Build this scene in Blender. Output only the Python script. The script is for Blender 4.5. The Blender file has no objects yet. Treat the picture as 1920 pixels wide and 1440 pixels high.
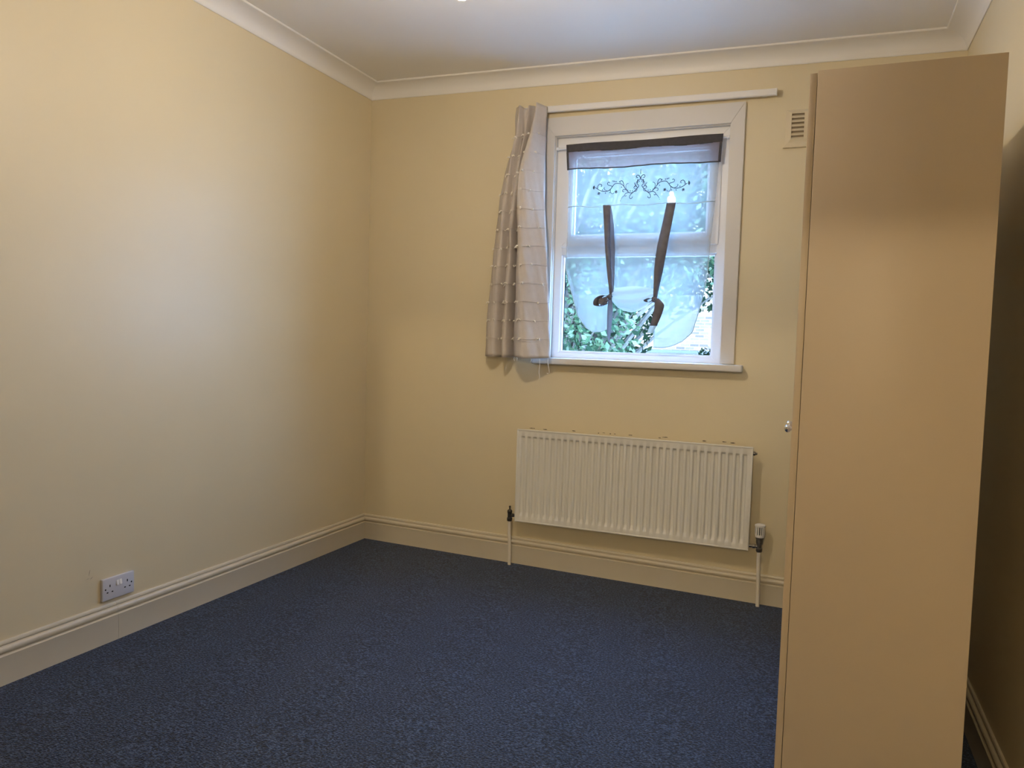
import bpy, bmesh, math, random
from mathutils import Vector, Matrix
random.seed(7)
S = bpy.context.scene
COL = S.collection
PI = math.pi

# ------------------------------------------------------------------ camera, world, sun, exposure
def make_camera():
    f, yaw, pitch, roll = 1423.8, 0.384, -0.0586, 0.0304
    fwd0 = Vector((-math.sin(yaw), math.cos(yaw), 0)); right0 = Vector((math.cos(yaw), math.sin(yaw), 0)); up0 = Vector((0, 0, 1))
    fwd = fwd0*math.cos(pitch) + up0*math.sin(pitch); up1 = up0*math.cos(pitch) - fwd0*math.sin(pitch)
    right = right0*math.cos(roll) + up1*math.sin(roll); up = up1*math.cos(roll) - right0*math.sin(roll)
    cam = bpy.data.cameras.new('camera'); o = bpy.data.objects.new('camera', cam); COL.objects.link(o)
    m = Matrix((right, up, -fwd)).transposed().to_4x4(); m.translation = Vector((2.5567, -3.9565, 1.2461))
    o.matrix_world = m
    cam.sensor_width = 36; cam.lens = f/1920*36; cam.clip_start = 0.02; cam.clip_end = 200
    S.camera = o
make_camera()
SKY_COL, SKY_STRENGTH = (0.28, 0.53, 1.0, 1), 32.0
SUN_STRENGTH = 8.0
LAMP_COL, LAMP_STRENGTH = (1.0, 0.84, 0.64, 1), 920.0
ADDED_HALL_COL, ADDED_HALL_STRENGTH = (1.0, 0.80, 0.50, 1), 3700.0  # added bulb out of view, lights the wardrobe side
w = bpy.data.worlds.new('sky'); S.world = w; w.use_nodes = True
bg = w.node_tree.nodes['Background']; bg.inputs[1].default_value = SKY_STRENGTH
_n, _l = w.node_tree.nodes, w.node_tree.links      # hazy sky: a little paler at the horizon than overhead
_tc = _n.new('ShaderNodeTexCoord'); _sp = _n.new('ShaderNodeSeparateXYZ'); _rp = _n.new('ShaderNodeValToRGB')
_rp.color_ramp.elements[0].position = 0.0; _rp.color_ramp.elements[0].color = (SKY_COL[0]*1.15, SKY_COL[1]*1.06, SKY_COL[2], 1)
_rp.color_ramp.elements[1].position = 0.8; _rp.color_ramp.elements[1].color = (SKY_COL[0]*0.9, SKY_COL[1]*0.95, SKY_COL[2], 1)
_l.new(_tc.outputs['Generated'], _sp.inputs[0]); _l.new(_sp.outputs['Z'], _rp.inputs['Fac']); _l.new(_rp.outputs['Color'], bg.inputs[0])
w.cycles.sampling_method = 'MANUAL'; w.cycles.sample_map_resolution = 256
sd = bpy.data.lights.new('sun', 'SUN'); sd.energy = SUN_STRENGTH; sd.angle = 0.01; sd.color = (0.80, 0.92, 1.0)
so = bpy.data.objects.new('sun', sd); COL.objects.link(so)
so.rotation_euler = Vector((0.35, 0.70, -0.62)).to_track_quat('-Z', 'Y').to_euler()
pd = bpy.data.lights.new('window_portal', 'AREA'); pd.shape = 'RECTANGLE'; pd.size = 0.93; pd.size_y = 1.2; pd.cycles.is_portal = True
po = bpy.data.objects.new('window_portal', pd); COL.objects.link(po); po.location = (1.63, 0.115, 1.75); po.rotation_euler = (-PI/2, 0, 0)
S.view_settings.view_transform = 'Standard'; S.view_settings.look = 'None'
S.view_settings.exposure = 0.0; S.view_settings.gamma = 1.0; S.view_settings.use_curve_mapping = False

# ------------------------------------------------------------------ materials
def mat(name, col, rough=0.6, spec=0.3, metal=0.0, noise=None, bump=None):
    """principled paint; noise=(scale, amount) varies the colour, bump=(scale, strength) gives fine relief"""
    m = bpy.data.materials.new(name); m.use_nodes = True; nt = m.node_tree; b = nt.nodes['Principled BSDF']
    b.inputs['Base Color'].default_value = (*col, 1); b.inputs['Roughness'].default_value = rough
    b.inputs['Specular IOR Level'].default_value = spec; b.inputs['Metallic'].default_value = metal
    tc = nt.nodes.new('ShaderNodeTexCoord')
    if noise:
        n = nt.nodes.new('ShaderNodeTexNoise'); n.inputs['Scale'].default_value = noise[0]; n.inputs['Detail'].default_value = 5
        nt.links.new(tc.outputs['Object'], n.inputs['Vector'])
        r = nt.nodes.new('ShaderNodeValToRGB'); k = noise[1]
        r.color_ramp.elements[0].position = 0.3; r.color_ramp.elements[1].position = 0.7
        r.color_ramp.elements[0].color = (*[c*(1-k) for c in col], 1); r.color_ramp.elements[1].color = (*[min(1, c*(1+k)) for c in col], 1)
        nt.links.new(n.outputs['Fac'], r.inputs['Fac']); nt.links.new(r.outputs['Color'], b.inputs['Base Color'])
    if bump:
        n2 = nt.nodes.new('ShaderNodeTexNoise'); n2.inputs['Scale'].default_value = bump[0]; n2.inputs['Detail'].default_value = 3
        nt.links.new(tc.outputs['Object'], n2.inputs['Vector'])
        bp = nt.nodes.new('ShaderNodeBump'); bp.inputs['Strength'].default_value = bump[1]; bp.inputs['Distance'].default_value = 0.002
        nt.links.new(n2.outputs['Fac'], bp.inputs['Height']); nt.links.new(bp.outputs['Normal'], b.inputs['Normal'])
    return m

def carpet_mat():
    m = bpy.data.materials.new('navy_carpet'); m.use_nodes = True; nt = m.node_tree; N = nt.nodes; L = nt.links; b = N['Principled BSDF']
    tc = N.new('ShaderNodeTexCoord'); mp = N.new('ShaderNodeMapping'); mp.inputs['Scale'].default_value = (0.75, 1.15, 1)
    mp.inputs['Rotation'].default_value = (0, 0, 0.12)
    L.new(tc.outputs['Object'], mp.inputs['Vector'])
    a = N.new('ShaderNodeTexNoise'); a.inputs['Scale'].default_value = 150; a.inputs['Detail'].default_value = 3; a.inputs['Roughness'].default_value = 0.65
    v = N.new('ShaderNodeTexVoronoi'); v.inputs['Scale'].default_value = 190; v.inputs['Randomness'].default_value = 1
    c = N.new('ShaderNodeTexNoise'); c.inputs['Scale'].default_value = 9; c.inputs['Detail'].default_value = 4
    for t in (a, v, c): L.new(mp.outputs['Vector'], t.inputs['Vector'])
    r = N.new('ShaderNodeValToRGB'); e = r.color_ramp.elements
    e[0].position = 0.40; e[0].color = (0.0025, 0.004, 0.010, 1)
    e[1].position = 0.515; e[1].color = (0.0135, 0.033, 0.088, 1)
    x = e.new(0.63); x.color = (0.088, 0.128, 0.22, 1)
    L.new(a.outputs['Fac'], r.inputs['Fac'])
    hv = N.new('ShaderNodeMix'); hv.data_type = 'RGBA'; hv.blend_type = 'MULTIPLY'; hv.inputs[0].default_value = 0.22
    r2 = N.new('ShaderNodeValToRGB'); r2.color_ramp.elements[0].color = (0.55, 0.55, 0.55, 1); r2.color_ramp.elements[1].color = (1.25, 1.25, 1.25, 1)
    r2.color_ramp.elements[0].position = 0.35; r2.color_ramp.elements[1].position = 0.65
    L.new(c.outputs['Fac'], r2.inputs['Fac']); L.new(r.outputs['Color'], hv.inputs[6]); L.new(r2.outputs['Color'], hv.inputs[7])
    L.new(hv.outputs[2], b.inputs['Base Color'])
    b.inputs['Roughness'].default_value = 0.65; b.inputs['Specular IOR Level'].default_value = 0.22
    b.inputs['Sheen Weight'].default_value = 0.12; b.inputs['Sheen Roughness'].default_value = 0.5
    bp = N.new('ShaderNodeBump'); bp.inputs['Strength'].default_value = 0.8; bp.inputs['Distance'].default_value = 0.004
    L.new(v.outputs['Distance'], bp.inputs['Height']); L.new(bp.outputs['Normal'], b.inputs['Normal'])
    return m

def sheer_mat(name, col, see_through, rough_noise=0.0):
    """thin woven cloth: part open weave, part thread that scatters light both ways"""
    m = bpy.data.materials.new(name); m.use_nodes = True; nt = m.node_tree; N = nt.nodes; L = nt.links
    for n in list(N): N.remove(n)
    o = N.new('ShaderNodeOutputMaterial'); tr = N.new('ShaderNodeBsdfTransparent'); tl = N.new('ShaderNodeBsdfTranslucent'); df = N.new('ShaderNodeBsdfDiffuse')
    tl.inputs['Color'].default_value = (*col, 1); df.inputs['Color'].default_value = (*col, 1)
    m1 = N.new('ShaderNodeMixShader'); m1.inputs[0].default_value = 0.5; m2 = N.new('ShaderNodeMixShader')
    L.new(tl.outputs[0], m1.inputs[1]); L.new(df.outputs[0], m1.inputs[2]); L.new(m1.outputs[0], m2.inputs[1]); L.new(tr.outputs[0], m2.inputs[2])
    m2.inputs[0].default_value = see_through
    if rough_noise:
        tc = N.new('ShaderNodeTexCoord'); nz = N.new('ShaderNodeTexNoise'); nz.inputs['Scale'].default_value = 60
        L.new(tc.outputs['Object'], nz.inputs['Vector']); mr = N.new('ShaderNodeMapRange')
        mr.inputs['To Min'].default_value = see_through-rough_noise; mr.inputs['To Max'].default_value = see_through+rough_noise
        L.new(nz.outputs['Fac'], mr.inputs['Value']); L.new(mr.outputs['Result'], m2.inputs[0])
    L.new(m2.outputs[0], o.inputs['Surface'])
    return m

def glass_mat():
    m = bpy.data.materials.new('window_glass'); m.use_nodes = True; nt = m.node_tree; N = nt.nodes; L = nt.links
    for n in list(N): N.remove(n)
    o = N.new('ShaderNodeOutputMaterial'); tr = N.new('ShaderNodeBsdfTransparent'); tr.inputs[0].default_value = (0.95, 0.975, 0.97, 1)
    gl = N.new('ShaderNodeBsdfGlossy'); gl.inputs['Roughness'].default_value = 0.0
    fr = N.new('ShaderNodeFresnel'); fr.inputs['IOR'].default_value = 1.45
    ge = N.new('ShaderNodeNewGeometry'); mr = N.new('ShaderNodeMapRange')      # same reflectance on both faces of the pane
    mr.inputs['To Min'].default_value = 1.45; mr.inputs['To Max'].default_value = 1/1.45
    L.new(ge.outputs['Backfacing'], mr.inputs['Value']); L.new(mr.outputs['Result'], fr.inputs['IOR'])
    m2 = N.new('ShaderNodeMixShader'); L.new(fr.outputs[0], m2.inputs[0]); L.new(tr.outputs[0], m2.inputs[1]); L.new(gl.outputs[0], m2.inputs[2])
    L.new(m2.outputs[0], o.inputs['Surface']); return m

def emit_mat(name, col, strength):
    m = bpy.data.materials.new(name); m.use_nodes = True; nt = m.node_tree; N = nt.nodes
    for n in list(N): N.remove(n)
    o = N.new('ShaderNodeOutputMaterial'); e = N.new('ShaderNodeEmission'); e.inputs[0].default_value = col; e.inputs[1].default_value = strength
    nt.links.new(e.outputs[0], o.inputs['Surface']); return m

def leaf_mat(name, stops):
    m = bpy.data.materials.new(name); m.use_nodes = True; nt = m.node_tree; N = nt.nodes; L = nt.links
    for n in list(N): N.remove(n)
    o = N.new('ShaderNodeOutputMaterial'); g = N.new('ShaderNodeNewGeometry'); r = N.new('ShaderNodeValToRGB')
    e = r.color_ramp.elements
    e[0].position = 0; e[0].color = (*stops[0], 1); e[1].position = 1; e[1].color = (*stops[-1], 1)
    for i, s in enumerate(stops[1:-1]): x = e.new((i+1)/(len(stops)-1)); x.color = (*s, 1)
    L.new(g.outputs['Random Per Island'], r.inputs['Fac'])
    df = N.new('ShaderNodeBsdfDiffuse'); tl = N.new('ShaderNodeBsdfTranslucent'); mx = N.new('ShaderNodeMixShader'); mx.inputs[0].default_value = 0.3
    L.new(r.outputs['Color'], df.inputs['Color']); L.new(r.outputs['Color'], tl.inputs['Color'])
    L.new(df.outputs[0], mx.inputs[1]); L.new(tl.outputs[0], mx.inputs[2]); L.new(mx.outputs[0], o.inputs['Surface']); return m

def brick_mat():
    m = bpy.data.materials.new('pale_brick'); m.use_nodes = True; nt = m.node_tree; N = nt.nodes; L = nt.links; b = N['Principled BSDF']
    tc = N.new('ShaderNodeTexCoord'); mp = N.new('ShaderNodeMapping'); mp.inputs['Rotation'].default_value = (PI/2, 0, 0)
    t = N.new('ShaderNodeTexBrick'); t.inputs['Scale'].default_value = 1.0; t.inputs['Brick Width'].default_value = 0.225; t.inputs['Row Height'].default_value = 0.075
    t.inputs['Mortar Size'].default_value = 0.009; t.inputs['Color1'].default_value = (0.24, 0.155, 0.105, 1); t.inputs['Color2'].default_value = (0.07, 0.045, 0.035, 1)
    t.inputs['Mortar'].default_value = (0.36, 0.28, 0.20, 1); t.inputs['Bias'].default_value = -0.35
    L.new(tc.outputs['Object'], mp.inputs['Vector']); L.new(mp.outputs['Vector'], t.inputs['Vector']); L.new(t.outputs['Color'], b.inputs['Base Color'])
    b.inputs['Roughness'].default_value = 0.9
    bp = N.new('ShaderNodeBump'); bp.inputs['Distance'].default_value = 0.01; bp.invert = True
    L.new(t.outputs['Fac'], bp.inputs['Height']); L.new(bp.outputs['Normal'], b.inputs['Normal']); return m

def cloth_mat(name, col):
    """lined cotton: mostly matt, letting a little daylight through"""
    m = mat(name, col, 0.9, 0.1, noise=(40, 0.03), bump=(260, 0.35)); nt = m.node_tree; N = nt.nodes; L = nt.links
    b = N['Principled BSDF']; out = N['Material Output']; tl = N.new('ShaderNodeBsdfTranslucent'); tl.inputs['Color'].default_value = (*col, 1)
    mx = N.new('ShaderNodeMixShader'); mx.inputs[0].default_value = 0.16
    L.new(b.outputs[0], mx.inputs[1]); L.new(tl.outputs[0], mx.inputs[2]); L.new(mx.outputs[0], out.inputs['Surface']); return m

M = dict(
    wall=mat('cream_wall_paint', (0.71, 0.615, 0.42), 0.40, 0.50, noise=(1.6, 0.02), bump=(90, 0.10)),
    white=mat('white_ceiling_paint', (0.84, 0.83, 0.82), 0.5, 0.5, noise=(2.5, 0.015), bump=(60, 0.12)),
    coving=mat('white_coving_paint', (0.84, 0.82, 0.79), 0.5, 0.5, bump=(70, 0.08)),
    skirt=mat('cream_gloss_paint', (0.66, 0.59, 0.46), 0.32, 0.45, noise=(6, 0.02), bump=(40, 0.06)),
    carpet=carpet_mat(),
    upvc=mat('white_upvc', (0.84, 0.85, 0.87), 0.3, 0.5, bump=(20, 0.02)),
    casing=mat('white_gloss_timber', (0.66, 0.64, 0.62), 0.35, 0.45, noise=(5, 0.015), bump=(50, 0.05)),
    rail=mat('white_rail_plastic', (0.80, 0.78, 0.76), 0.4, 0.4, bump=(30, 0.02)),
    rad=mat('off_white_enamel', (0.74, 0.72, 0.66), 0.35, 0.45, noise=(9, 0.015)),
    pipe=mat('painted_pipe', (0.78, 0.72, 0.62), 0.4, 0.4, noise=(30, 0.03)),
    brass=mat('tarnished_valve_metal', (0.20, 0.185, 0.17), 0.38, 0.5, 0.8, noise=(80, 0.25)),
    dark_metal=mat('dark_valve_metal', (0.07, 0.065, 0.06), 0.45, 0.5, 0.6, noise=(80, 0.25)),
    chrome=mat('polished_chrome', (0.75, 0.74, 0.73), 0.10, 0.5, 1.0),
    trv=mat('white_valve_plastic', (0.82, 0.80, 0.76), 0.4, 0.4),
    dark=mat('dark_parts_and_shade', (0.02, 0.018, 0.016), 0.8, 0.1),  # dark seal and screws; also paints shade in valve and socket slots
    vent=mat('cream_vent_paint', (0.68, 0.59, 0.42), 0.6, 0.3, bump=(60, 0.05)),
    wardrobe=mat('beige_laminate', (0.60, 0.495, 0.375), 0.42, 0.35, noise=(2, 0.012), bump=(150, 0.03)),
    socket=mat('white_socket_plastic', (0.60, 0.60, 0.66), 0.35, 0.45), rocker=mat('white_switch_plastic', (0.88, 0.87, 0.86), 0.3, 0.5),
    curtain=cloth_mat('cream_curtain_cloth', (0.66, 0.60, 0.55)),
    thread=mat('cream_thread', (0.84, 0.79, 0.71), 0.9, 0.1, bump=(300, 0.2)),
    net=sheer_mat('white_net', (0.34, 0.345, 0.33), 0.50),
    hemnet=sheer_mat('white_net_hem', (0.50, 0.51, 0.46), 0.15),
    valance=sheer_mat('taupe_sheer', (0.30, 0.225, 0.21), 0.22),
    taupe=mat('dark_taupe_cloth', (0.075, 0.074, 0.084), 0.85, 0.15, noise=(60, 0.08), bump=(300, 0.2)),
    strap=mat('taupe_ribbon', (0.155, 0.155, 0.185), 0.7, 0.2, noise=(25, 0.15), bump=(300, 0.2)),
    strap_pale=sheer_mat('pale_ribbon_back', (0.26, 0.25, 0.27), 0.10),
    thread_dark=mat('dark_embroidery_thread', (0.05, 0.045, 0.05), 0.8, 0.15),
    glass=glass_mat(),
    bark=mat('bark', (0.10, 0.085, 0.07), 0.9, 0.1, noise=(8, 0.3), bump=(20, 0.8)),
    leaf=leaf_mat('tree_leaves', [(0.008, 0.017, 0.010), (0.028, 0.055, 0.028), (0.060, 0.095, 0.045), (0.14, 0.17, 0.11)]),
    leaf2=leaf_mat('ivy_leaves', [(0.005, 0.012, 0.007), (0.010, 0.022, 0.011), (0.022, 0.040, 0.018)]),
    brick=brick_mat(),
    stone=mat('pale_stone', (0.13, 0.125, 0.12), 0.85, 0.2, noise=(6, 0.12), bump=(30, 0.3)),
    paving=mat('pale_paving', (0.62, 0.61, 0.58), 0.9, 0.2, noise=(1.5, 0.15), bump=(12, 0.4)),
    slate=mat('roof_slate', (0.12, 0.12, 0.13), 0.7, 0.3, noise=(5, 0.2)),
    chip=mat('bare_plaster_chip', (0.07, 0.06, 0.05), 0.9, 0.1),
    bulb=emit_mat('lit_bulb', LAMP_COL, LAMP_STRENGTH),
    added_hall_bulb=emit_mat('lit_added_hall_bulb', ADDED_HALL_COL, ADDED_HALL_STRENGTH),
)

# ------------------------------------------------------------------ mesh helpers
def link(name, me, m, parent=None):
    o = bpy.data.objects.new(name, me); COL.objects.link(o)
    if m: me.materials.append(M[m] if isinstance(m, str) else m)
    if parent: o.parent = parent
    return o
def mesh(name, verts, faces, m, parent=None, smooth=False, fix=True):
    me = bpy.data.meshes.new(name); me.from_pydata([tuple(v) for v in verts], [], faces)
    if fix:
        b = bmesh.new(); b.from_mesh(me); bmesh.ops.recalc_face_normals(b, faces=b.faces); b.to_mesh(me); b.free()
    if smooth: me.polygons.foreach_set('use_smooth', [True]*len(me.polygons))
    me.update(); return link(name, me, m, parent)
def from_bm(name, b, m, parent=None, smooth=False):
    me = bpy.data.meshes.new(name); b.to_mesh(me); b.free()
    if smooth:
        me.polygons.foreach_set('use_smooth', [True]*len(me.polygons))
        try: me.set_sharp_from_angle(angle=math.radians(38))
        except Exception: pass
    return link(name, me, m, parent)
def bm_box(b, lo, hi, bev=0.0, seg=2):
    r = bmesh.ops.create_cube(b, size=1.0)
    vs = r['verts']
    for v in vs:
        v.co = Vector([lo[i] + (v.co[i]+0.5)*(hi[i]-lo[i]) for i in range(3)])
    if bev:
        es = list({e for v in vs for e in v.link_edges})
        bmesh.ops.bevel(b, geom=es, offset=bev, segments=seg, affect='EDGES', profile=0.5)
def box(name, lo, hi, m, parent=None, bev=0.0, seg=2):
    b = bmesh.new(); bm_box(b, lo, hi, bev, seg); return from_bm(name, b, m, parent, smooth=bev > 0)
def bm_lathe(b, prof, origin, axis='Z', n=24, cap=True):
    """prof: list of (radius, height) along the axis"""
    rings = []
    for r, h in prof:
        ring = []
        for k in range(n):
            a = 2*PI*k/n; p = (r*math.cos(a), r*math.sin(a), h)
            if axis == 'X': p = (p[2], p[0], p[1])
            if axis == 'Y': p = (p[0], p[2], p[1])
            ring.append(b.verts.new(Vector(origin)+Vector(p)))
        rings.append(ring)
    for A, B in zip(rings, rings[1:]):
        for k in range(n): b.faces.new((A[k], A[(k+1) % n], B[(k+1) % n], B[k]))
    if cap: b.faces.new(rings[0][::-1]); b.faces.new(rings[-1])
    bmesh.ops.recalc_face_normals(b, faces=b.faces)
def lathe(name, prof, origin, m, parent=None, axis='Z', n=24):
    b = bmesh.new(); bm_lathe(b, prof, origin, axis, n); return from_bm(name, b, m, parent, smooth=True)
def bm_tube(b, pts, rad, n=8):
    pts = [Vector(p) for p in pts]; rings = []
    rads = rad if isinstance(rad, (list, tuple)) else [rad]*len(pts)
    for i, p in enumerate(pts):
        t = (pts[min(i+1, len(pts)-1)] - pts[max(i-1, 0)]).normalized()
        u = t.cross(Vector((0, 0, 1)) if abs(t.z) < 0.95 else Vector((1, 0, 0))).normalized(); v = t.cross(u)
        rings.append([b.verts.new(p + (u*math.cos(2*PI*k/n) + v*math.sin(2*PI*k/n))*rads[i]) for k in range(n)])
    for A, B in zip(rings, rings[1:]):
        for k in range(n): b.faces.new((A[k], A[(k+1) % n], B[(k+1) % n], B[k]))
    b.faces.new(rings[0][::-1]); b.faces.new(rings[-1])
def tube(name, pts, rad, m, parent=None, n=8):
    b = bmesh.new(); bm_tube(b, pts, rad, n); bmesh.ops.recalc_face_normals(b, faces=b.faces); return from_bm(name, b, m, parent, smooth=True)
def thing(name, label, cat, loc=(0, 0, 0), group=None):
    """an Empty at a thing's base; children keep world coordinates"""
    o = bpy.data.objects.new(name, None); COL.objects.link(o); o.location = loc; o.empty_display_size = 0.05
    o['label'] = label; o['category'] = cat
    if group: o['group'] = group
    return o
def settle(root):
    """children were modelled in world coordinates: re-express them relative to the root's base"""
    inv = Matrix.Translation(-root.location)
    for c in list(root.children):
        if c.type == 'MESH': c.data.transform(inv)
        else: c.location = c.location - root.location
        for g in c.children:
            g.data.transform(inv)
            for h in g.children: h.data.transform(inv)
def struct(o, label=None):
    o['kind'] = 'structure'
    if label: o['label'] = label
    return o
def catmull(pts, n):
    out = []
    P = [Vector(p) for p in pts]; P = [2*P[0]-P[1]] + P + [2*P[-1]-P[-2]]
    for i in range(1, len(P)-2):
        for k in range(n):
            t = k/n; a, b_, c, d = P[i-1], P[i], P[i+1], P[i+2]
            out.append(0.5*((2*b_) + (c-a)*t + (2*a-5*b_+4*c-d)*t*t + (3*b_-a-3*c+d)*t**3))
    out.append(P[-2]); return out

# ------------------------------------------------------------------ the room shell (the old floor and ceiling fall slightly to one side)
W, YB, H = 3.098, -4.70, 2.7188
SX, SY = -0.0167, -0.0039
def tilt(x, y, z): return (x, y, z + SX*x + SY*y)
WX0, WX1, WZ0, WZ1 = 1.172, 2.090, 1.150, 2.348      # window opening
def slab(name, x0, x1, y0, y1, z0, z1, m):
    v = [tilt(x, y, z) for z in (z0, z1) for (x, y) in ((x0, y0), (x1, y0), (x1, y1), (x0, y1))]
    return mesh(name, v, [(0, 1, 2, 3), (4, 5, 6, 7), (0, 1, 5, 4), (1, 2, 6, 5), (2, 3, 7, 6), (3, 0, 4, 7)], m)
struct(slab('floor', -0.15, W+0.15, YB-0.12, 0.12, -0.12, 0.0, 'carpet'), 'navy blue flecked carpet covering the floor')
struct(slab('ceiling', -0.15, W+0.15, YB-0.12, 0.25, H, H+0.12, 'white'), 'white painted flat ceiling')
def holed_wall(name, axis_y, thick, x0, x1, z0, z1, hole, m):
    """wall in the xz plane from y=axis_y to axis_y+thick with one rectangular opening"""
    hx0, hx1, hz0, hz1 = hole; X = [x0, hx0, hx1, x1]; Z = [z0, hz0, hz1, z1]
    v = []; idx = {}
    for k, y in enumerate((axis_y, axis_y+thick)):
        for i in range(4):
            for j in range(4): idx[k, i, j] = len(v); v.append((X[i], y, Z[j]))
    f = []
    for i in range(3):
        for j in range(3):
            if (i, j) == (1, 1): continue
            for k in (0, 1): f.append((idx[k, i, j], idx[k, i+1, j], idx[k, i+1, j+1], idx[k, i, j+1]))
    for (a, b_) in (((1, 1), (2, 1)), ((2, 1), (2, 2)), ((2, 2), (1, 2)), ((1, 2), (1, 1))):
        f.append((idx[0, *a], idx[0, *b_], idx[1, *b_], idx[1, *a]))
    for i in range(3):
        for j in (0, 3): f.append((idx[0, i, j], idx[0, i+1, j], idx[1, i+1, j], idx[1, i, j])); f.append((idx[0, j, i], idx[0, j, i+1], idx[1, j, i+1], idx[1, j, i]))
    return mesh(name, v, f, m)
wall_back = struct(holed_wall('wall_back', 0.0, 0.11, -0.15, W+0.15, -0.2, 2.84, (WX0, WX1, WZ0, WZ1), 'wall'), 'cream painted wall with the window')
wall_left = struct(box('wall_left', (-0.15, YB-0.12, -0.2), (0, 0, 2.84), 'wall'), 'cream painted long wall with the socket')
wall_right = struct(box('wall_right', (W, YB-0.12, -0.2), (W+0.15, 0, 2.84), 'wall'), 'cream painted wall behind the wardrobe')
DX0, DX1, DZ = 1.80, 3.02, 1.985                      # unseen doorway added to cut the hall light's edge on the wardrobe
wall_rear = struct(holed_wall('wall_rear', YB-0.12, 0.12, 0, W, -0.2, 2.84, (DX0, DX1, -0.1, DZ), 'wall'), 'cream painted wall with the added doorway')
# unseen hall, invented to hold the bulb that lights the wardrobe side
struct(slab('floor_hall', 0.6, 4.6, -7.6, YB-0.12, -0.12, 0.0, 'carpet'), 'navy carpet of the added hall')
struct(slab('ceiling_hall', 0.6, 4.6, -7.6, YB-0.12, 2.66, 2.76, 'white'), 'white ceiling of the added hall')
struct(box('wall_hall_left', (0.5, -7.6, -0.2), (0.6, YB-0.12, 2.84), 'wall'), 'cream wall of the added hall')
struct(box('wall_hall_right', (4.6, -7.6, -0.2), (4.7, YB-0.12, 2.84), 'wall'), 'cream wall of the added hall')
struct(box('wall_hall_end', (0.5, -7.7, -0.2), (4.7, -7.6, 2.84), 'wall'), 'cream end wall of the added hall')
struct(box('wall_hall_return', (W, YB-0.12, -0.2), (4.7, YB-0.02, 2.84), 'wall'), 'cream wall of the added hall beside the doorway')
d1 = bpy.data.objects.new('door_1', None); COL.objects.link(d1); struct(d1, 'white painted lining of the added doorway'); d1.location = (DX0, YB, 0)
for lo, hi in (((DX0-0.07, YB-0.14, -0.03), (DX0+0.012, YB+0.016, DZ+0.06)), ((DX1-0.012, YB-0.14, -0.03), (DX1+0.07, YB+0.016, DZ+0.06)), ((DX0+0.012, YB-0.14, DZ-0.012), (DX1-0.012, YB+0.016, DZ+0.06))):
    box('door_lining', lo, hi, 'casing', d1, 0.004)
settle(d1)

# skirting and coving: profiles swept along each wall (u = distance out of the wall, z = height)
SK = [(0, 0.150), (0.007, 0.149), (0.009, 0.146), (0.009, 0.1385), (0.0045, 0.1370), (0.0045, 0.1340), (0.012, 0.1325), (0.0165, 0.129), (0.0185, 0.124),
      (0.0185, 0.118), (0.0160, 0.112), (0.0110, 0.1090), (0.0085, 0.1075), (0.0085, 0.1050), (0.019, 0.1040), (0.0215, 0.1015), (0.0205, 0.0985), (0.0205, -0.004), (0, -0.004)]
CV = [(0, H-0.0748), (0.004, H-0.0755), (0.0065, H-0.073), (0.0075, H-0.069)]
for i in range(11):                                   # concave quarter between the two fillets
    a = i/10*PI/2
    CV.append((0.0085 + 0.080*(1-math.cos(a)), H - 0.067 + 0.058*math.sin(a)))
CV += [(0.0915, H-0.0085), (0.0965, H-0.0085), (0.0995, H-0.0055), (0.0995, H), (0, H)]
def sweep(name, prof, wall, a, b, m0, m1, m, label):
    """wall: 'back','left','right','rear'; runs from a to b along the wall, mitred by m0/m1 (1 = shorten with u)"""
    def P(s, u, z):
        if wall == 'back': return tilt(s, -u, z)
        if wall == 'left': return tilt(u, s, z)
        if wall == 'right': return tilt(W-u, s, z)
        return tilt(s, YB+u, z)
    sg = 1 if b > a else -1; n = len(prof); v = []
    v += [P(a + sg*m0*u, u, z) for u, z in prof]; v += [P(b - sg*m1*u, u, z) for u, z in prof]
    f = [(i, (i+1) % n, n+(i+1) % n, n+i) for i in range(n)] + [tuple(range(n)), tuple(range(2*n-1, n-1, -1))]
    o = mesh(name, v, f, m, smooth=True); o.data.set_sharp_from_angle(angle=math.radians(40)); return struct(o, label)
JY = -1.785
sweep('baseboard_back', SK, 'back', 0, W, 1, 1, 'skirt', 'cream moulded skirting under the window')
sweep('baseboard_left', SK, 'left', 0, JY, 1, 0, 'skirt', 'cream moulded skirting right of the joint')
sweep('baseboard_left', SK, 'left', JY-0.0012, YB, 0, 1, 'skirt', 'cream moulded skirting left of the joint')
sweep('baseboard_right', SK, 'right', 0, YB, 1, 1, 'skirt', 'cream moulded skirting behind the wardrobe')
sweep('baseboard_rear', SK, 'rear', 0, DX0-0.07, 1, 0, 'skirt', 'cream moulded skirting beside the doorway')
sweep('trim_1', CV, 'back', 0, W, 1, 1, 'coving', 'white concave coving above the window')
sweep('trim_2', CV, 'left', 0, YB, 1, 1, 'coving', 'white concave coving along the long wall')
sweep('trim_3', CV, 'right', 0, YB, 1, 1, 'coving', 'white concave coving above the wardrobe')
sweep('trim_4', CV, 'rear', 0, W, 1, 1, 'coving', 'white concave coving above the doorway')

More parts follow.
